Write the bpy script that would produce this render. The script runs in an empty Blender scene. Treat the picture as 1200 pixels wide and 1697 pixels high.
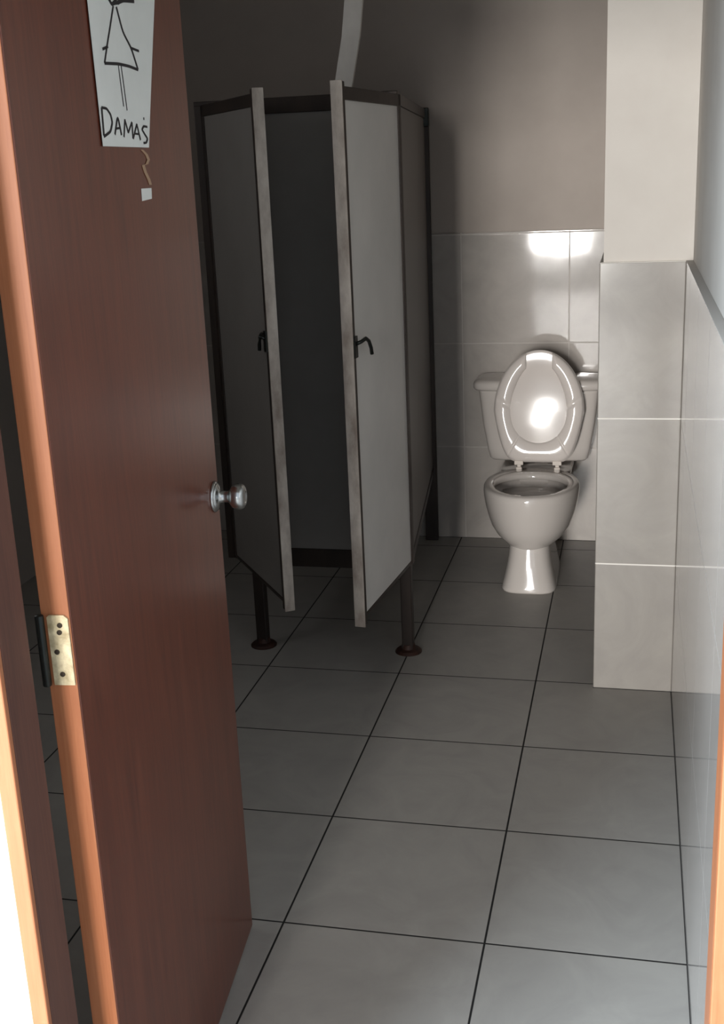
import bpy, bmesh, math, random
from mathutils import Vector, Matrix
random.seed(4)
sc = bpy.context.scene
COL = sc.collection
PI = math.pi

# ---------------------------------------------------------------- helpers
def link(name, bm, mats, parent=None, smooth=False, bevel=0, seg=2, sub=0):
    me = bpy.data.meshes.new(name)
    bmesh.ops.recalc_face_normals(bm, faces=bm.faces[:])
    bm.to_mesh(me); bm.free()
    if not isinstance(mats, (list, tuple)): mats = [mats]
    for m in mats: me.materials.append(m)
    if smooth:
        for p in me.polygons: p.use_smooth = True
    o = bpy.data.objects.new(name, me); COL.objects.link(o)
    if parent is not None: o.parent = parent
    if bevel:
        md = o.modifiers.new('bevel', 'BEVEL'); md.width = bevel; md.segments = seg
        md.limit_method = 'ANGLE'; md.angle_limit = math.radians(40)
    if sub:
        md = o.modifiers.new('sub', 'SUBSURF'); md.levels = sub; md.render_levels = sub
    return o

def box(bm, x0, x1, y0, y1, z0, z1, M=None):
    vs = [bm.verts.new(v) for v in [(x0,y0,z0),(x1,y0,z0),(x1,y1,z0),(x0,y1,z0),(x0,y0,z1),(x1,y0,z1),(x1,y1,z1),(x0,y1,z1)]]
    if M is not None:
        for v in vs: v.co = M @ v.co
    fs = [bm.faces.new([vs[i] for i in q]) for q in [(0,3,2,1),(4,5,6,7),(0,1,5,4),(1,2,6,5),(2,3,7,6),(3,0,4,7)]]
    return vs, fs

def boxes(name, lst, mat, parent=None, M=None, bevel=0):
    bm = bmesh.new()
    for b in lst: box(bm, *b, M=M)
    return link(name, bm, mat, parent, bevel=bevel)

def empty(name, loc=(0,0,0), rz=0):
    o = bpy.data.objects.new(name, None); COL.objects.link(o)
    o.location = loc; o.rotation_euler = (0,0,rz); o.empty_display_size = .1
    return o

def tag(o, label=None, cat=None, group=None, kind=None):
    if label: o['label'] = label
    if cat: o['category'] = cat
    if group: o['group'] = group
    if kind: o['kind'] = kind
    return o

def loft(bm, rings, cap0=True, cap1=True):
    R = [[bm.verts.new(p) for p in r] for r in rings]
    n = len(R[0])
    for a, b in zip(R, R[1:]):
        for i in range(n):
            bm.faces.new([a[i], a[(i+1)%n], b[(i+1)%n], b[i]])
    if cap0: bm.faces.new(R[0][::-1])
    if cap1: bm.faces.new(R[-1])
    return R

def lathe(bm, prof, M, n=24):
    # profile (r, h) along local z
    rings = []
    for r, h in prof:
        rings.append([M @ Vector((r*math.cos(2*PI*i/n), r*math.sin(2*PI*i/n), h)) for i in range(n)])
    loft(bm, rings)

def tube(bm, pts, r, n=8):
    pts = [Vector(p) for p in pts]
    rings = []
    for i, p in enumerate(pts):
        t = (pts[min(i+1, len(pts)-1)] - pts[max(i-1, 0)]).normalized()
        a = Vector((0,0,1)) if abs(t.z) < .9 else Vector((1,0,0))
        u = t.cross(a).normalized(); v = t.cross(u)
        rings.append([p + (u*math.cos(2*PI*k/n) + v*math.sin(2*PI*k/n))*r for k in range(n)])
    loft(bm, rings)

# ---------------------------------------------------------------- materials
def srgb(r, g, b):
    f = lambda c: (c/255/12.92) if c/255 <= .04045 else ((c/255+.055)/1.055)**2.4
    return (f(r), f(g), f(b), 1)

def mat(name, col=(.8,.8,.8,1), rough=.5, metal=0, spec=.5, coat=0, coat_r=.1, noise=None, bump=None):
    m = bpy.data.materials.new(name); m.use_nodes = True
    nt = m.node_tree; b = nt.nodes['Principled BSDF']
    b.inputs['Base Color'].default_value = col
    b.inputs['Roughness'].default_value = rough
    b.inputs['Metallic'].default_value = metal
    b.inputs['Specular IOR Level'].default_value = spec
    b.inputs['Coat Weight'].default_value = coat
    b.inputs['Coat Roughness'].default_value = coat_r
    if noise or bump:
        tc = nt.nodes.new('ShaderNodeTexCoord')
        mp = nt.nodes.new('ShaderNodeMapping'); nt.links.new(tc.outputs['Object'], mp.inputs[0])
    if noise:
        col2, scale, stretch = noise
        mp.inputs['Scale'].default_value = stretch
        nz = nt.nodes.new('ShaderNodeTexNoise'); nz.inputs['Scale'].default_value = scale
        nz.inputs['Detail'].default_value = 8; nz.inputs['Roughness'].default_value = .6
        nt.links.new(mp.outputs[0], nz.inputs['Vector'])
        cr = nt.nodes.new('ShaderNodeValToRGB')
        cr.color_ramp.elements[0].position = .35; cr.color_ramp.elements[1].position = .68
        cr.color_ramp.elements[0].color = col; cr.color_ramp.elements[1].color = col2
        nt.links.new(nz.outputs['Fac'], cr.inputs[0])
        nt.links.new(cr.outputs[0], b.inputs['Base Color'])
    if bump:
        scale, strength, dist = bump
        nb = nt.nodes.new('ShaderNodeTexNoise'); nb.inputs['Scale'].default_value = scale
        nb.inputs['Detail'].default_value = 4
        nt.links.new(tc.outputs['Object'], nb.inputs['Vector'])
        bp = nt.nodes.new('ShaderNodeBump'); bp.inputs['Strength'].default_value = strength
        bp.inputs['Distance'].default_value = dist
        nt.links.new(nb.outputs['Fac'], bp.inputs['Height'])
        nt.links.new(bp.outputs[0], b.inputs['Normal'])
    return m

def tile_mat(name, axes, off, size, tile, tile2, grout, rough, gw=.0035, spec=.5, wob=.0, coat=0, vein=.12):
    """square tiles: axes = which object coordinates run across/up, off = where a joint passes"""
    m = bpy.data.materials.new(name); m.use_nodes = True
    nt = m.node_tree; b = nt.nodes['Principled BSDF']; N = nt.nodes.new; L = nt.links.new
    tc = N('ShaderNodeTexCoord'); sx = N('ShaderNodeSeparateXYZ'); L(tc.outputs['Object'], sx.inputs[0])
    dists = []; cells = []
    for k in range(2):
        s = N('ShaderNodeMath'); s.operation = 'SUBTRACT'; L(sx.outputs[axes[k]], s.inputs[0]); s.inputs[1].default_value = off[k]
        d = N('ShaderNodeMath'); d.operation = 'DIVIDE'; L(s.outputs[0], d.inputs[0]); d.inputs[1].default_value = size[k]
        fl = N('ShaderNodeMath'); fl.operation = 'FLOOR'; L(d.outputs[0], fl.inputs[0]); cells.append(fl)
        fr = N('ShaderNodeMath'); fr.operation = 'FRACT'; L(d.outputs[0], fr.inputs[0])
        q = N('ShaderNodeMath'); q.operation = 'SUBTRACT'; q.inputs[0].default_value = .5; L(fr.outputs[0], q.inputs[1])
        ab = N('ShaderNodeMath'); ab.operation = 'ABSOLUTE'; L(q.outputs[0], ab.inputs[0])
        e = N('ShaderNodeMath'); e.operation = 'SUBTRACT'; e.inputs[0].default_value = .5; L(ab.outputs[0], e.inputs[1])
        w = N('ShaderNodeMath'); w.operation = 'MULTIPLY'; L(e.outputs[0], w.inputs[0]); w.inputs[1].default_value = size[k]
        dists.append(w)
    mn = N('ShaderNodeMath'); mn.operation = 'MINIMUM'; L(dists[0].outputs[0], mn.inputs[0]); L(dists[1].outputs[0], mn.inputs[1])
    mr = N('ShaderNodeMapRange'); mr.interpolation_type = 'SMOOTHSTEP'
    mr.inputs['From Min'].default_value = gw*.35; mr.inputs['From Max'].default_value = gw*.75
    L(mn.outputs[0], mr.inputs['Value'])
    # veined stone pattern, different in each tile
    cb = N('ShaderNodeCombineXYZ'); L(cells[0].outputs[0], cb.inputs[0]); L(cells[1].outputs[0], cb.inputs[1])
    wn = N('ShaderNodeTexWhiteNoise'); wn.noise_dimensions = '3D'; L(cb.outputs[0], wn.inputs['Vector'])
    va = N('ShaderNodeVectorMath'); va.operation = 'MULTIPLY_ADD'; L(wn.outputs['Color'], va.inputs[0])
    va.inputs[1].default_value = (7,7,7); L(tc.outputs['Object'], va.inputs[2])
    nz = N('ShaderNodeTexNoise'); nz.inputs['Scale'].default_value = 5; nz.inputs['Detail'].default_value = 9
    nz.inputs['Roughness'].default_value = .62; nz.inputs['Distortion'].default_value = 1.6; L(va.outputs[0], nz.inputs['Vector'])
    cr = N('ShaderNodeValToRGB'); cr.color_ramp.elements[0].position = .3; cr.color_ramp.elements[1].position = .7
    cr.color_ramp.elements[0].color = tile2; cr.color_ramp.elements[1].color = tile; L(nz.outputs['Fac'], cr.inputs[0])
    mx = N('ShaderNodeMix'); mx.data_type = 'RGBA'; L(mr.outputs[0], mx.inputs[0])
    mx.inputs[6].default_value = grout; L(cr.outputs[0], mx.inputs[7]); L(mx.outputs[2], b.inputs['Base Color'])
    rr = N('ShaderNodeMapRange'); rr.inputs['To Min'].default_value = .8; rr.inputs['To Max'].default_value = rough
    L(mr.outputs[0], rr.inputs['Value']); L(rr.outputs[0], b.inputs['Roughness'])
    b.inputs['Specular IOR Level'].default_value = spec
    b.inputs['Coat Weight'].default_value = coat; b.inputs['Coat Roughness'].default_value = .05
    # height: joints sink, glaze undulates slightly
    n2 = N('ShaderNodeTexNoise'); n2.inputs['Scale'].default_value = 9; n2.inputs['Detail'].default_value = 1; L(va.outputs[0], n2.inputs['Vector'])
    h = N('ShaderNodeMath'); h.operation = 'MULTIPLY_ADD'; L(n2.outputs['Fac'], h.inputs[0]); h.inputs[1].default_value = wob; L(mr.outputs[0], h.inputs[2])
    bp = N('ShaderNodeBump'); bp.inputs['Strength'].default_value = .6; bp.inputs['Distance'].default_value = .001
    L(h.outputs[0], bp.inputs['Height']); L(bp.outputs[0], b.inputs['Normal'])
    return m

def wood_mat(name, c1, c2, rough, coat=.3, grain=(14,14,.9), spec=.5):
    m = bpy.data.materials.new(name); m.use_nodes = True
    nt = m.node_tree; b = nt.nodes['Principled BSDF']; N = nt.nodes.new; L = nt.links.new
    tc = N('ShaderNodeTexCoord'); mp = N('ShaderNodeMapping'); mp.inputs['Scale'].default_value = grain
    L(tc.outputs['Object'], mp.inputs[0])
    nz = N('ShaderNodeTexNoise'); nz.inputs['Scale'].default_value = 3; nz.inputs['Detail'].default_value = 10
    nz.inputs['Roughness'].default_value = .7; nz.inputs['Distortion'].default_value = .8; L(mp.outputs[0], nz.inputs['Vector'])
    mp2 = N('ShaderNodeMapping'); mp2.inputs['Scale'].default_value = (60,60,1.6); L(tc.outputs['Object'], mp2.inputs[0])
    n2 = N('ShaderNodeTexNoise'); n2.inputs['Scale'].default_value = 5; n2.inputs['Detail'].default_value = 4; L(mp2.outputs[0], n2.inputs['Vector'])
    ad = N('ShaderNodeMath'); ad.operation = 'MULTIPLY_ADD'; L(n2.outputs['Fac'], ad.inputs[0]); ad.inputs[1].default_value = .45; L(nz.outputs['Fac'], ad.inputs[2])
    cr = N('ShaderNodeValToRGB'); cr.color_ramp.elements[0].position = .52; cr.color_ramp.elements[1].position = .95
    cr.color_ramp.elements[0].color = c1; cr.color_ramp.elements[1].color = c2; L(ad.outputs[0], cr.inputs[0])
    L(cr.outputs[0], b.inputs['Base Color'])
    b.inputs['Roughness'].default_value = rough; b.inputs['Specular IOR Level'].default_value = spec
    b.inputs['Coat Weight'].default_value = coat; b.inputs['Coat Roughness'].default_value = .18
    bp = N('ShaderNodeBump'); bp.inputs['Strength'].default_value = .05; bp.inputs['Distance'].default_value = .0004
    L(n2.outputs['Fac'], bp.inputs['Height']); L(bp.outputs[0], b.inputs['Normal'])
    return m

M_PAINT = mat('painted_plaster', srgb(176,166,158), .75, spec=.3, noise=(srgb(168,158,150), 3, (1,1,1)), bump=(40,.25,.001))
M_PAINTW = mat('white_plaster', srgb(205,200,193), .7, spec=.3, noise=(srgb(197,191,184), 3, (1,1,1)), bump=(40,.2,.001))
M_OUT = mat('outside_white_plaster', srgb(236,236,234), .8, bump=(40,.2,.001))
M_CEIL = mat('ceiling_plaster', srgb(190,186,180), .9)
S = .45
M_FLOOR = tile_mat('floor_tile', (0,1), (-.421, 0), (S,S), srgb(166,162,156), srgb(154,150,145), srgb(28,27,27), .42, gw=.0042, wob=.15, spec=.32)
T1, T2, GR = srgb(180,173,167), srgb(168,162,156), srgb(120,114,108)
M_TBACK = tile_mat('back_wall_tile', (0,2), (-.404, .4165), (.4475,.4528), T1, T2, srgb(190,184,178), .07, gw=.004, wob=.5)
M_TRIGHT = tile_mat('right_wall_tile', (1,2), (.13, .4155), (.4475,.4528), T1, T2, srgb(170,165,160), .08, gw=.002, wob=.12)
M_TCOL = tile_mat('column_tile', (0,2), (.1, .4155), (.4475,.4528), srgb(158,153,146), srgb(147,142,137), srgb(232,228,222), .12, gw=.004, wob=.4)  # whitish joint colour stands in for the highlight along the joints
M_DOOR = wood_mat('dark_veneer', srgb(84,38,25), srgb(114,58,39), .28, .14, spec=.5)
M_EDGE = wood_mat('orange_varnished_wood', srgb(158,94,58), srgb(178,113,75), .42, .2)
M_JAMB_SHADED = wood_mat('shaded_varnished_wood', srgb(78,44,34), srgb(100,60,46), .5, .1)  # same frame wood, darkened in colour for the shaded reveal
M_BRASS = mat('worn_brass', srgb(236,222,186), .4, .45, noise=(srgb(176,158,122), 60, (1,1,1)), bump=(120,.3,.001))
M_SCREW = mat('screw_steel', srgb(60,52,44), .5, .8)
M_CHROME = mat('satin_nickel', srgb(190,192,192), .22, 1)
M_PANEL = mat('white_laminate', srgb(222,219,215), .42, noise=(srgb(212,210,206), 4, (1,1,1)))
M_SIDE_SHADED = mat('shaded_side_laminate', srgb(112,107,103), .5)  # same stall laminate, shading of the side partition put into the colour
M_PANEL_SHADED = mat('shaded_laminate', srgb(128,123,119), .5, noise=(srgb(120,115,111), 4, (1,1,1)))  # white laminate again, greyed for the panels standing in shade
M_ALU = mat('bronze_anodised_frame', srgb(58,47,41), .45, .35, noise=(srgb(40,33,30), 12, (1,1,.3)))
M_ALUL = mat('worn_aluminium_edge', srgb(206,196,186), .5, .15, noise=(srgb(140,126,116), 14, (1,1,.45)))
M_FOOT = mat('rusty_foot', srgb(74,46,36), .6, .4, noise=(srgb(48,34,30), 40, (1,1,1)))
M_DARKMETAL = mat('dark_latch_metal', srgb(50,52,50), .35, .8)
M_PORC = mat('porcelain', srgb(196,189,183), .08, spec=.6, coat=.5, coat_r=.03)
M_SEAT = mat('glossy_plastic', srgb(208,200,194), .15, spec=.5, coat=.3, coat_r=.08)
M_WATER = mat('bowl_water', srgb(60,54,48), .03, spec=.6)
M_PAPER = mat('paper', srgb(228,230,226), .8, noise=(srgb(218,220,216), 6, (1,1,1)))
M_INK = mat('marker_ink', srgb(26,22,26), .6)
M_TAPE = mat('old_tape', srgb(170,138,110), .3)
M_STRIP = mat('whitewashed_board', srgb(226,220,213), .7, noise=(srgb(206,200,193), 8, (1,1,1)))
M_RUBBER = mat('cream_plastic', srgb(200,190,180), .4)

# ---------------------------------------------------------------- the room
H = 1.321; CEIL = 2.62; YB = 2.831; YF = -.904; YO = -.973; XL = -2.6
def st(o, label, cat): return tag(o, label, cat, kind='structure')

fl = st(boxes('floor', [(XL-.1, .0, YF-.02, YB+.1, -.1, 0)], M_FLOOR), 'grey square floor tiles with dark joints', 'floor')
boxes('edge_joint', [(-.002, 0, YF, 1.323, 0, .0008), (-.24, 0, 1.321, 1.323, 0, .0008), (-2.6, -.239, YB-.003, YB, 0, .0008)], mat('joint_filler', srgb(34,32,31), .8), fl)
st(boxes('ceiling', [(XL-.1, .12, YF-.07, YB+.1, CEIL, CEIL+.1)], M_CEIL), 'plain plaster ceiling above the washroom', 'ceiling')
wb = st(boxes('wall_back', [(XL-.1, .12, YB+.01, YB+.11, 0, CEIL)], M_PAINT), 'greyish painted back wall above the tiles', 'wall')
boxes('tile_wainscot', [(XL, 0, YB, YB+.01, 0, H+.008)], M_TBACK, wb, bevel=.002)
wr = st(boxes('wall_right', [(.020, .12, YF, YB+.01, 0, CEIL)], M_PAINTW), 'right side wall, glossy tiles below, paint above', 'wall')
boxes('tile_wainscot', [(0, .02, YF, YB, 0, H)], M_TRIGHT, wr, bevel=.0008)
wl = st(boxes('wall_left', [(XL-.1, XL, YF, YB+.01, 0, CEIL)], M_PAINT), 'painted left side wall behind the stalls', 'wall')
# column projecting from the right wall beside the toilet
wc = st(boxes('wall_column', [(-.228, .0195, 1.335, YB+.01, H-.02, CEIL)], M_PAINTW), 'pale plastered column end beside the toilet', 'column')
boxes('tile_wainscot', [(-.239, 0, 1.323, YB, 0, H)], M_TCOL, wc, bevel=.003)
# front wall with the doorway
JX0, JX1 = -.875, -.035; DTOP = 2.10
st(boxes('wall_front', [(XL-.1, JX0-.024, YO, YF, 0, CEIL), (JX1+.024, 2.2, YO, YF, 0, CEIL), (JX0-.024, JX1+.024, YO, YF, DTOP+.024, CEIL),
   (XL-.1, JX0-.024, YO-.002, YO, 0, CEIL), (JX1+.024, 2.2, YO-.002, YO, 0, CEIL)], M_OUT), 'white plastered wall around the doorway', 'wall')
st(boxes('ground', [(-6, 6, -7, YF-.02, -.1, 0)], M_FLOOR), 'floor of the passage outside the washroom', 'floor')
# door frame: jamb sides facing the opening, hinge side coloured darker for shade, narrow front edge left light
for nm, x0, x1 in (('trim_1', JX0-.024, JX0), ('trim_2', JX1, JX1+.024)):
    fr = empty(nm, (x0 if nm == 'trim_1' else x1, YO, 0))
    fr_loc = fr.location.copy()
    a = boxes('jamb', [(x0-fr_loc.x, x1-fr_loc.x, .004, YF-YO, 0, DTOP)], M_JAMB_SHADED if nm == 'trim_1' else M_EDGE, fr, bevel=.0015)
    b = boxes('front_edge', [(x0-fr_loc.x, x1-fr_loc.x, -.006, .004, 0, DTOP)], M_EDGE, fr, bevel=.002)
    st(fr, 'orange varnished frame on the hinge side' if nm == 'trim_1' else 'orange varnished frame on the right side', 'door frame')
st(boxes('trim_3', [(JX0-.024, JX1+.024, YO-.006, YF, DTOP, DTOP+.024)], M_EDGE), 'wooden head of the door frame', 'door frame')

# ---------------------------------------------------------------- wooden door standing open
ang = math.atan2(.995, -.1)                     # along the leaf, hinge -> free edge
door = empty('door_1', (-.853, -.832, 0), ang)  # local x = along leaf, local -y = visible (right) face
st(door, 'brown veneered wooden door standing open', 'door')
LW, LT = .805, .04
boxes('leaf', [(0.003, LW, 0, LT, .008, DTOP-.01)], M_DOOR, door, bevel=.0012)
boxes('hinge_edge', [(0, .003, .001, LT, .008, DTOP-.01)], M_EDGE, door, bevel=.001)
def hinge(z):
    bm = bmesh.new()
    hh = .05
    # leaf plate with clipped corners
    pts = [(.0015,-hh),(.030,-hh),(.030,hh-.003),(.027,hh),(.007,hh),(.0015,hh-.005)]
    r0 = [(-.0004, .001+p[0], z+p[1]) for p in pts]; r1 = [(-.0034, .001+p[0], z+p[1]) for p in pts]
    loft(bm, [r0, r1])
    h = link('hinge', bm, M_BRASS, door)
    b2 = bmesh.new()
    lathe(b2, [(.005,0),(.006,.001),(.006,.1),(.005,.101)], Matrix.Translation((-.006, .040, z-.05)), 14)
    link('knuckle', b2, M_DARKMETAL, h, smooth=True)
    b3 = bmesh.new()
    for k, (yy, zz) in enumerate([(.013, .036), (.0145,.026), (.021,-.002), (.017,-.034)]):
        lathe(b3, [(.0036,0),(.0036,.0012),(.001,.0013)], Matrix.Translation((-.0034, .001+yy, z+zz)) @ Matrix.Rotation(-PI/2, 4, 'Y'), 12)
    link('screw', b3, M_SCREW, h)
for z in (1.013, .25, 1.85): hinge(z)
# knob
bm = bmesh.new()
K = Matrix.Translation((LW-.055+.02, 0, 1.006)) @ Matrix.Rotation(PI/2, 4, 'X')
lathe(bm, [(.027,0),(.0275,.004),(.026,.008),(.019,.0105),(.0125,.012),(.0115,.022),(.0115,.030),(.0155,.033),(.0225,.038),(.0255,.046),(.0255,.054),(.022,.060),(.016,.0625),(.010,.063),(.009,.061),(.002,.061)], K, 32)
kn = link('knob', bm, M_CHROME, door, smooth=True)
bm = bmesh.new()
lathe(bm, [(.0305,0),(.031,.002),(.029,.005),(.026,.006)], K, 32)
link('rosette', bm, M_CHROME, kn, smooth=True)
boxes('latch_plate', [(LW-.001, LW+.001, .008, .032, .97, 1.04)], M_CHROME, door)

# paper sign taped on the door; shapes given in door-plane coordinates (along leaf, height)
DM = Matrix.Translation((-.853, -.832, 0)) @ Matrix.Rotation(ang, 4, 'Z')
sign = empty('paper_sign', DM @ Vector((.42, -.001, 1.655)), ang)
tag(sign, 'white hand-drawn paper sign reading DAMAS taped on the wooden door', 'sign')
SX, SZ = .42, 1.655
def curl(x, z):        # the sheet lifts a little from the door along its right side and foot
    return -.0012 - .006*max(0, (x-.40)/.2)**2
bm = bmesh.new()
out = lambda t: ((.3112 + (.3038-.3112)*t), (.5259 + (.6146-.5259)*min(t,.86)/.86 if t < .86 else .6146 + (t-.86)*.1))
nx, nz = 14, 16
for face in (0, 1):
    G = []
    for j in range(nz+1):
        t = j/nz; z = 1.6553 + t*.268
        a, b = out(t)
        G.append([bm.verts.new((a+(b-a)*i/nx-SX, curl(a+(b-a)*i/nx, z) - .0004*face, z-SZ)) for i in range(nx+1)])
    for j in range(nz):
        for i in range(nx):
            bm.faces.new([G[j][i], G[j][i+1], G[j+1][i+1], G[j+1][i]])
    if face == 0: G0 = G
for i in range(nx):
    bm.faces.new([G0[0][i], G0[0][i+1], G[0][i+1], G[0][i]]); bm.faces.new([G0[nz][i], G0[nz][i+1], G[nz][i+1], G[nz][i]])
for j in range(nz):
    bm.faces.new([G0[j][0], G0[j+1][0], G[j+1][0], G[j][0]]); bm.faces.new([G0[j][nx], G0[j+1][nx], G[j+1][nx], G[j][nx]])
link('sheet', bm, M_PAPER, sign, smooth=False)
def strokes(name, polys, parent):
    bm = bmesh.new()
    for pl, w in polys:
        # resample and round off
        P = [Vector((x, z)) for x, z in pl]
        Q = []
        for a, b in zip(P, P[1:]):
            for k in range(6): Q.append(a.lerp(b, k/6))
        Q.append(P[-1])
        for _ in range(2): Q = [Q[0]] + [(Q[i-1]+2*Q[i]+Q[i+1])/4 for i in range(1, len(Q)-1)] + [Q[-1]]
        L_, R_ = [], []
        for i, q in enumerate(Q):
            t = (Q[min(i+1, len(Q)-1)] - Q[max(i-1, 0)]).normalized(); n = Vector((-t.y, t.x))
            for s, lst in ((1, L_), (-1, R_)):
                # strokes squeezed along the leaf look thin from the door way, so widen across
                p = q + Vector((n.x*1.7, n.y))*s*w*.72
                lst.append([bm.verts.new((p.x-SX, curl(p.x, p.y) - .0007 - .0004*k, p.y-SZ)) for k in range(2)])
        for i in range(len(Q)-1):
            bm.faces.new([L_[i][1], L_[i+1][1], R_[i+1][1], R_[i][1]])
            bm.faces.new([L_[i][0], R_[i][0], R_[i+1][0], L_[i+1][0]])
            bm.faces.new([L_[i][0], L_[i+1][0], L_[i+1][1], L_[i][1]])
            bm.faces.new([R_[i][0], R_[i][1], R_[i+1][1], R_[i+1][0]])
    return link(name, bm, M_INK, parent)
strokes('drawn_figure', [
    ([(.3935,1.874),(.3947,1.862),(.4094,1.8538),(.425,1.8575),(.4385,1.8592),(.464,1.8655),(.515,1.8701)], .0035),
    ([(.4385,1.8592),(.4647,1.8678),(.5152,1.872)], .004),
    ([(.4094,1.8538),(.4407,1.8663),(.4501,1.8812),(.4353,1.893),(.4071,1.8911),(.3889,1.8784),(.392,1.866)], .0024),
    ([(.4162,1.8525),(.3889,1.8169),(.3745,1.7993),(.3519,1.7691)], .0022),
    ([(.43,1.8527),(.4497,1.82),(.4823,1.8003),(.5053,1.7706)], .0026),
    ([(.3519,1.7691),(.4161,1.7729),(.4639,1.773),(.5053,1.7706)], .0030),
    ([(.3491,1.7877),(.3744,1.7933)], .0026), ([(.4785,1.8005),(.5172,1.7988)], .0026),
    ([(.414,1.7722),(.421,1.7133)], .0012), ([(.427,1.7718),(.4357,1.7081)], .0012)], sign)
strokes('lettering', [
    ([(.3182,1.6696),(.3198,1.7078)], .0026), ([(.3198,1.7078),(.3413,1.7073),(.3566,1.6996),(.3612,1.6886),(.3491,1.6758),(.3177,1.6683)], .0026),
    ([(.3678,1.672),(.3883,1.6993),(.3985,1.672)], .0024), ([(.3742,1.6806),(.3969,1.682)], .0022),
    ([(.4091,1.6693),(.4208,1.6946)], .0022), ([(.4208,1.6946),(.4315,1.6761)], .0022), ([(.4315,1.6761),(.4532,1.6918)], .0022), ([(.4532,1.6918),(.4516,1.6677)], .0022),
    ([(.4526,1.6677),(.4757,1.6895)], .0022), ([(.4757,1.6895),(.4869,1.6662)], .0022), ([(.461,1.6753),(.4844,1.6748)], .002),
    ([(.525,1.6866),(.5082,1.6874),(.4981,1.682),(.5097,1.6753),(.5216,1.6688),(.5142,1.6626),(.5002,1.6618)], .0024),
    ([(.5099,1.6990),(.5138,1.6984)], .0026)], sign)
def flat(name, pts, m, lift, label, cat, thick=.0005):
    c = Vector((sum(p[0] for p in pts)/len(pts), 0, min(p[1] for p in pts)))
    o_ = DM @ Vector((c.x, -lift, c.z))
    bm = bmesh.new()
    loft(bm, [[(p[0]-c.x, 0, p[1]-c.z) for p in pts], [(p[0]-c.x, -thick, p[1]-c.z) for p in pts]])
    o = link(name, bm, m); o.location = o_; o.rotation_euler = (0,0,ang)
    return tag(o, label, cat)
flat('paper_scrap', [(.4785,1.5931),(.5327,1.5929),(.5297,1.5762),(.4768,1.5742)], M_PAPER, .0006, 'tiny torn white paper scrap stuck on the door below the sign', 'paper scrap')
bm = bmesh.new()
tp = [(.500,1.652),(.522,1.645),(.531,1.637),(.520,1.630),(.500,1.6285),(.508,1.618),(.524,1.606),(.530,1.598)]
pr = None
for i, (x, z) in enumerate(tp):
    cur = [bm.verts.new((x-.515+dx, dy, z-1.598)) for dx, dy in ((-.007,0),(.007,0),(.007,-.0006),(-.007,-.0006))]
    if pr:
        for k in range(4): bm.faces.new([pr[k], pr[(k+1)%4], cur[(k+1)%4], cur[k]])
    else: bm.faces.new(cur[::-1])
    pr = cur
bm.faces.new(pr)
tape = link('tape_remnant', bm, M_TAPE); tape.location = DM @ Vector((.515, -.0005, 1.598)); tape.rotation_euler = (0,0,ang)
tag(tape, 'crinkled strip of yellowed tape hanging between sign and paper scrap', 'tape')

# ---------------------------------------------------------------- toilet stall partitions
TOP, BOT = 1.815, .333
stall = empty('toilet_stall', (-1.17, 1.53, 0))
tag(stall, 'metal-framed toilet stall partition with two doors swung open', 'toilet stall')
SO = Vector((-1.17, 1.53, 0))
def sbox(name, lst, m, bevel=0, parent=stall):
    bm = bmesh.new()
    for b in lst:
        box(bm, *b)
    for v in bm.verts: v.co -= SO
    return link(name, bm, m, parent, bevel=bevel)
FY = 1.53
# middle fixed panel
sbox('front_panel', [(-1.40, -.895, FY+.005, FY+.025, BOT+.02, TOP-.03)], M_PANEL_SHADED)
sbox('head_rail', [(-1.50, -.85, FY-.004, FY+.034, TOP-.035, TOP+.012)], M_ALU, .002)
sbox('bottom_rail', [(-1.40, -.885, FY, FY+.03, BOT-.035, BOT+.03)], M_ALU, .002)
def post(x, y, z0=0.0, z1=TOP, w=.038):
    p = sbox('post', [(x-w/2, x+w/2, y-w/2, y+w/2, z0+.012, z1)], M_ALU, .003)
    if z0 == 0:
        bm = bmesh.new()
        lathe(bm, [(.046,0),(.046,.004),(.040,.010),(.026,.014),(.022,.03),(.02,.031)], Matrix.Translation(Vector((x, y, 0))-SO), 24)
        link('foot', bm, M_FOOT, p, smooth=False)
    return p
post(-.872, FY+.004); post(-1.392, FY-.004)
post(-1.475, FY+.01, BOT-.02, TOP, .045)
# side partition back to the wall
pa, pb = Vector((-.868, FY+.03, 0)), Vector((-1.0, YB-.012, 0))
d = (pb-pa); Ln = d.length; PM = Matrix.Translation(pa-SO) @ Matrix.Rotation(math.atan2(d.y, d.x), 4, 'Z')
def pbox(name, lst, m, M, parent, bevel=0):
    bm = bmesh.new()
    for b in lst: box(bm, *b, M=M)
    return link(name, bm, m, parent, bevel=bevel)
pbox('side_panel', [(.0, Ln-.03, -.01, .01, BOT, TOP-.02)], M_SIDE_SHADED, PM, stall)
pbox('side_rail', [(0, Ln, -.016, .016, TOP-.028, TOP+.008)], M_ALU, PM, stall, .002)
pbox('side_rail', [(0, Ln, -.014, .014, BOT-.03, BOT)], M_ALU, PM, stall, .002)
pbox('wall_post', [(Ln-.045, Ln, -.027, .027, 0, TOP)], M_ALU, PM, stall, .002)
pbox('wall_bracket', [(Ln-.075, Ln-.015, -.030, .030, TOP-.06, TOP+.012)], M_DARKMETAL, PM, stall, .003)
# partition on the far side of the left post
pbox('side_panel', [(-1.49, -1.47, FY+.03, YB-.01, BOT, TOP-.02)], M_PANEL_SHADED, Matrix.Translation(-SO), stall)

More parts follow.
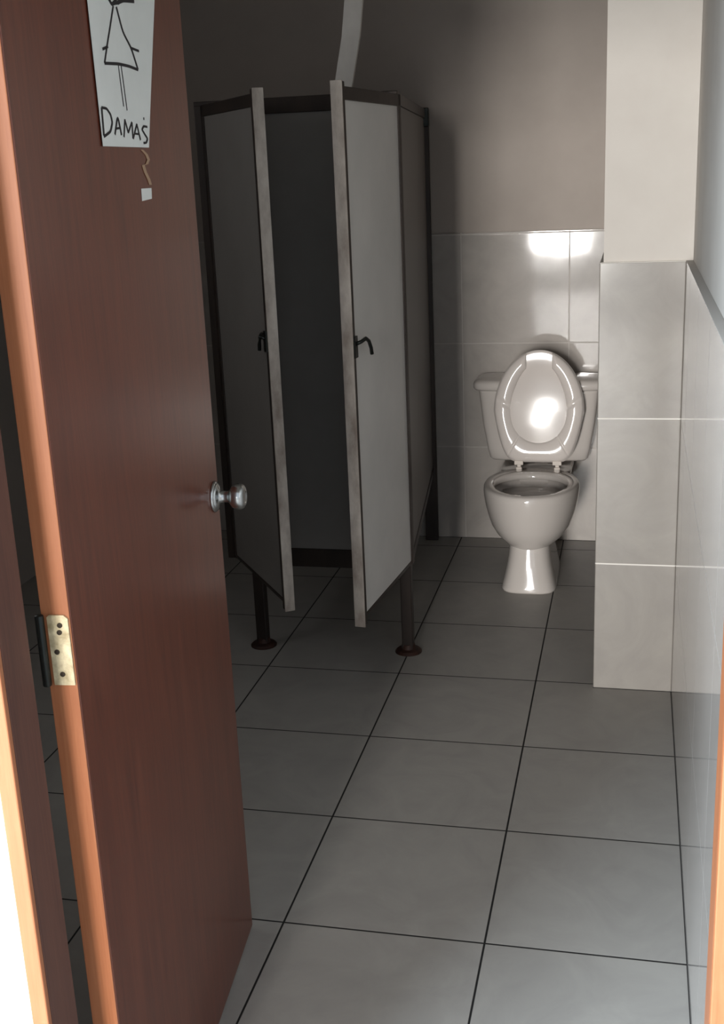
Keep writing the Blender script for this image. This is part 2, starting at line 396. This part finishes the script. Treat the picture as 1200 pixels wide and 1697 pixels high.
def stall_door(hx, hy, tx, ty, label, pm, dz_tip, lean=0):
    """leaf from hinge (hx,hy) to free edge (tx,ty); local x along leaf, visible side -y or +y"""
    a = Vector((hx, hy, 0)); b = Vector((tx, ty, 0)); L_ = (b-a).length
    M = Matrix.Translation(a-SO) @ Matrix.Rotation(math.atan2((b-a).y, (b-a).x), 4, 'Z')
    Sh = Matrix.Identity(4); Sh[0][2] = lean; Sh[2][0] = dz_tip/L_      # worn hinges: the leaf sags out of square
    M = M @ Sh
    root = bpy.data.objects.new('door', None); COL.objects.link(root); root.parent = stall; root.empty_display_size = .05
    root['label'] = label
    t = .014
    pbox('door_panel', [(.022, L_-.022, -.009, .009, BOT+.012, TOP-.03)], pm, M, root)
    pbox('door_rail', [(.0, L_-.02, -t, t, TOP-.034, TOP)], M_ALU, M, root, .002)
    pbox('door_rail', [(.0, L_-.02, -t+.003, t-.003, BOT, BOT+.012)], M_ALU, M, root, .002)
    pbox('hinge_stile', [(.0, .024, -t, t, BOT, TOP)], M_ALU, M, root, .002)
    pbox('latch_stile', [(L_-.026, L_-.002, -t, t, BOT-.02, TOP+.012)], M_ALU, M, root, .002)
    pbox('edge_profile', [(L_-.003, L_+.003, -t-.002, t+.002, BOT-.022, TOP+.014)], M_ALUL, M, root, .001)
    return root, M, L_
# right leaf, free edge towards the doorway
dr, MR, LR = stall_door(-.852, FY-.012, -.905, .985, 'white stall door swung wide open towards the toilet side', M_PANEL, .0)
dl, ML, LL = stall_door(-1.462, FY-.012, -1.150, 1.085, 'shaded grey stall door swung open across the front panel', M_PANEL_SHADED, .0)
# latches: small plate and lever near each free edge
def latch(M, L_, side, z, parent, size=1):
    bm = bmesh.new()
    box(bm, L_-.028, L_-.004, side*.014, side*.02, z-.03, z+.03, M=M)
    p = link('latch', bm, M_DARKMETAL, parent)
    bm = bmesh.new()
    pts = [(L_-.015, side*.018, z+.008), (L_-.022, side*.032, z+.014), (L_-.015-.03*size, side*.038*size, z+.020), (L_-.015-.05*size, side*.040*size, z+.010), (L_-.015-.067*size, side*.040*size, z-.012), (L_-.015-.073*size, side*.04*size, z-.030)]
    tube(bm, [M @ Vector(q) for q in pts], .0055, 8)
    link('lever', bm, M_DARKMETAL, p, smooth=True)
latch(MR, LR, 1, 1.135, dr)
latch(ML, LL, -1, 1.14, dl, .6)

# whitewashed board rising from the head rail to the ceiling
bm = bmesh.new()
c = [(-1.027, 1.548, TOP+.012), (-1.018, 1.548, 1.86), (-.99, 1.548, 1.99), (-.977, 1.548, 2.09), (-.94, 1.548, CEIL)]
rings = []
for i, p in enumerate(c):
    rings.append([(p[0]-.028+1.027, -.004, p[2]-TOP-.012), (p[0]+.028+1.027, -.004, p[2]-TOP-.012), (p[0]+.028+1.027, .010, p[2]-TOP-.012), (p[0]-.028+1.027, .010, p[2]-TOP-.012)])
loft(bm, rings)
stp = link('support_board', bm, M_STRIP); stp.location = (-1.027, 1.548, TOP+.012)
tag(stp, 'narrow white board leaning up from the stall head rail to the ceiling', 'board')

# ---------------------------------------------------------------- toilet
TX, TY = -.518, 0
toilet = empty('toilet', (TX, 2.40, 0))
tag(toilet, 'white ceramic toilet with raised seat and lid beside the column', 'toilet')
def ring(z, hw, yf, yb, ex=2.0, n=56, cx=0.0, ysplit=None, exb=None):
    ys = ysplit if ysplit is not None else yf + hw*1.25 if (yb-yf) > 2.2*hw else (yf+yb)/2
    out = []
    for i in range(n):
        a = 2*PI*i/n; c_, s_ = math.cos(a), math.sin(a)
        e_ = ex if s_ < 0 else (exb or ex)
        x = hw*math.copysign(abs(c_)**(2/e_), c_)
        y = ys + (ys-yf if s_ < 0 else yb-ys)*math.copysign(abs(s_)**(2/e_), s_)
        out.append(Vector((cx+x, y-2.40, z)))
    return out
# bowl (outside, rim, inside)
bm = bmesh.new()
YSP = 2.33
outer = [(.148,.052,2.21,2.50),(.158,.080,2.185,2.53),(.178,.108,2.160,2.54),(.208,.136,2.134,2.55),(.245,.158,2.113,2.55),(.29,.172,2.10,2.55),
         (.325,.180,2.091,2.55),(.355,.1845,2.086,2.551),(.378,.186,2.084,2.552),(.392,.1845,2.0855,2.551),(.400,.178,2.092,2.545)]
inner = [(.400,.150,2.122,2.46),(.394,.142,2.130,2.452),(.380,.140,2.133,2.45),(.376,.143,2.131,2.452),(.373,.156,2.118,2.466),(.355,.160,2.115,2.468),(.33,.140,2.14,2.45),(.28,.112,2.17,2.42),(.23,.082,2.21,2.39),(.195,.060,2.24,2.37)]
rings = [ring(z, hw, yf, yb, 2.1, ysplit=YSP) for z, hw, yf, yb in outer] + [ring(z, hw, yf, yb, 2.0, ysplit=min(YSP-.02, (yf+yb)/2+.02)) for z, hw, yf, yb in inner]
loft(bm, rings)
link('bowl', bm, M_PORC, toilet, smooth=True)
bm = bmesh.new()
loft(bm, [ring(.205, .068, 2.229, 2.38), ring(.207, .068, 2.229, 2.38)])
link('water', bm, M_WATER, toilet)
# pedestal
bm = bmesh.new()
ped = [(0,.106,2.140,2.66,3.4),(.006,.1065,2.139,2.66,3.4),(.02,.104,2.142,2.66,3.2),(.05,.097,2.150,2.65,3),(.09,.089,2.160,2.64,2.9),(.13,.083,2.168,2.63,2.8),(.17,.080,2.173,2.62,2.6),(.20,.083,2.18,2.62,2.5),(.24,.09,2.20,2.64,2.5),(.30,.11,2.28,2.68,2.8),(.345,.125,2.34,2.70,3)]
loft(bm, [ring(z, hw, yf, yb, ex, ysplit=yf+.11, exb=4) for z, hw, yf, yb, ex in ped])
link('pedestal', bm, M_PORC, toilet, smooth=True)
# rear deck under the tank
bm = bmesh.new()
loft(bm, [ring(.335,.115,2.47,2.79,4,exb=5), ring(.345,.135,2.46,2.80,4,exb=5), ring(.385,.145,2.45,2.80,4,exb=5), ring(.398,.140,2.455,2.795,4,exb=5)])
link('rear_deck', bm, M_PORC, toilet, smooth=True)
# tank, tapering downwards, and its lid
TCX = .0
bm = bmesh.new()
tank = [(.345+.055,.195,2.665,2.805),(.41,.205,2.655,2.815),(.45,.214,2.648,2.82),(.56,.232,2.638,2.822),(.69,.246,2.63,2.824),(.705,.247,2.63,2.824)]
loft(bm, [ring(z, hw, yf, yb, 7, cx=TCX, n=72, exb=7, ysplit=(yf+yb)/2) for z, hw, yf, yb in tank])
link('tank', bm, M_PORC, toilet, smooth=True)
bm = bmesh.new()
lidr = [(.702,.246,2.628,2.822),(.704,.262,2.612,2.826),(.712,.268,2.606,2.828),(.730,.268,2.606,2.828),(.741,.262,2.612,2.826),(.746,.248,2.625,2.82),(.748,.20,2.66,2.80)]
loft(bm, [ring(z, hw, yf, yb, 6, cx=TCX, n=72, exb=7, ysplit=(yf+yb)/2) for z, hw, yf, yb in lidr])
link('tank_lid', bm, M_PORC, toilet, smooth=True)

# raised seat and lid; local u = across, v = up the seat from the hinge, w = towards the viewer
tilt = math.radians(8)
HY, HZ = 2.535-2.40, .425
CXS = .010
def upm(u, v, w):
    return Vector((CXS+u, HY + v*math.sin(tilt) - w*math.cos(tilt), HZ + v*math.cos(tilt) + w*math.sin(tilt)))
def outer_pt(a, grow=0):          # a from 0 (top middle) to pi (bottom middle), right side
    s, c_ = math.sin(a), math.cos(a)
    if c_ >= 0: u = (.179+grow)*s**(2/2.0); v = .205 + (.247+grow)*c_**(2/2.0)
    else:
        v = .205 - (.203+grow)*abs(c_)**(2/6.5); u = (.179+grow - .052*((.205-v)/.205)**1.2)*abs(s)**(2/6.5)
    return u, max(v, .004-grow)
bm = bmesh.new()
NA, NP = 160, 8
a_o0 = math.asin(.052/.179); 
def arm(k):                       # k 0..1 from one tip round the bottom to the other tip
    side = 1 if k < .5 else -1
    t = k*2 if k < .5 else (1-k)*2
    ao = a_o0 + (PI-a_o0)*t; o_ = outer_pt(ao)
    ti = t**.95
    ai0 = math.asin(.052/.108); ai = ai0 + (PI-ai0)*ti
    s, c_ = math.sin(ai), math.cos(ai)
    i_ = (.108*s, .205 + (.20*c_ if c_ >= 0 else .122*c_))
    return side, o_, i_, t
rings = []
for j in range(NA+1):
    side, o_, i_, t = arm(j/NA)
    tip = min(1, (t+.012)/.05)**.5
    groove = 1
    for g in (.36, .70):
        groove -= .45*math.exp(-((t-g)/.012)**2)
    r_ = []
    for p in range(NP+1):
        q = p/NP
        u = o_[0] + (i_[0]-o_[0])*q; v = o_[1] + (i_[1]-o_[1])*q
        h = (.009 + .016*math.sin(PI*q)**.8*tip*groove)
        r_.append(upm(side*u, v, .010 + h))
    for p in range(NP, -1, -1):
        q = p/NP
        u = o_[0] + (i_[0]-o_[0])*q; v = o_[1] + (i_[1]-o_[1])*q
        r_.append(upm(side*u, v, .010))
    rings.append(r_)
loft(bm, rings)
seat = link('seat', bm, M_SEAT, toilet, smooth=True)
# lid: shallow dished oval behind the seat
bm = bmesh.new()
def lid_ring(sc_, w, dome=False):
    pts = []
    n = 128
    for i in range(n):
        a = 2*PI*i/n; s = 1 if a <= PI else -1; aa = a if a <= PI else 2*PI-a
        u, v = outer_pt(aa, .003)
        v_ = .205+(v-.205)*sc_; u_ = s*u*sc_
        e_ = min(1, max(0, (.95-sc_)/.27)); e_ = e_*e_*(3-2*e_)
        ww = w + (e_*(-.008 + .028*(1-((v_-.205)/.235)**2) - .34*u_*u_) if dome else 0)
        pts.append(upm(u_, v_, ww))
    return pts
loft(bm, [lid_ring(.98,-.010), lid_ring(1.0,-.006), lid_ring(1.0,.004), lid_ring(.985,.008), lid_ring(.95,.008)] + [lid_ring(k,.008,True) for k in (.9,.82,.74,.66,.58,.5,.42,.34,.26,.18,.1,.03)])
link('lid', bm, M_SEAT, toilet, smooth=True)
for sx in (-1, 1):
    bm = bmesh.new()
    x = CXS + sx*.077
    box(bm, x-.012, x+.012, HY-.016, HY+.012, .396, .408)
    box(bm, x-.008, x+.008, HY-.010, HY+.006, .404, HZ+.004)
    box(bm, x-sx*.000-.018, x+.018, HY-.024, HY-.004, HZ-.006, HZ+.012)
    h = link('hinge', bm, M_RUBBER, toilet, bevel=.002)

# ---------------------------------------------------------------- daylight
def area(name, loc, rot, sx, sy, power, col):
    l = bpy.data.lights.new(name, 'AREA'); l.shape = 'RECTANGLE'; l.size = sx; l.size_y = sy
    l.energy = power; l.color = col
    o = bpy.data.objects.new(name, l); COL.objects.link(o); o.location = loc; o.rotation_euler = rot
    return o
# tall glazed opening across the passage, straight behind the viewer
area('passage_daylight', (-1.65, -14, .92), (PI/2, 0, 0), 1.3, 1.8, 850, (1, .97, .93))
area('passage_skylight', (-.95, -14, 2.72), (PI/2, 0, 0), 1.2, 1.7, 1000, (1, .97, .93))
# open courtyard sky to the left of the doorway
area('courtyard_sky', (-3.4, -4.6, 2.5), Vector((-3.4, -3.7, 1.4)).to_track_quat('Z', 'Y').to_euler(), 2.4, 2.0, 850, (.76, .89, 1))
# added fill light at the left side wall, lifts the dark stall area
area('side_fill_light', (XL+.02, .35, 1.95), (PI/2, 0, -PI/2),   .9, .5, 3.8, (.96, .98, 1))
w = bpy.data.worlds.new('world'); sc.world = w; w.use_nodes = True
bg = w.node_tree.nodes['Background']; bg.inputs[0].default_value = (.80,.90,1,1); bg.inputs[1].default_value = .9

# ---------------------------------------------------------------- camera
cd = bpy.data.cameras.new('camera'); cam = bpy.data.objects.new('camera', cd); COL.objects.link(cam)
r = Vector((.97462094,.2199783,-.04151591)); u = Vector((-.02329891,.28412259,.95850483)); f = Vector((-.22264587,.93321161,-.28203708))
M = Matrix.Identity(4)
for i in range(3): M[i][0] = r[i]; M[i][1] = u[i]; M[i][2] = -f[i]
M.translation = Vector((-.13693389, -2.1517211, 1.61242404))
cam.matrix_world = M
cd.sensor_fit = 'VERTICAL'; cd.sensor_height = 36; cd.sensor_width = 36
cd.lens = 1946.93/1697*36; cd.clip_start = .01
sc.camera = cam
vs = sc.view_settings
vs.view_transform = 'Standard'; vs.look = 'None'; vs.gamma = 1; vs.use_curve_mapping = False; vs.exposure = 0
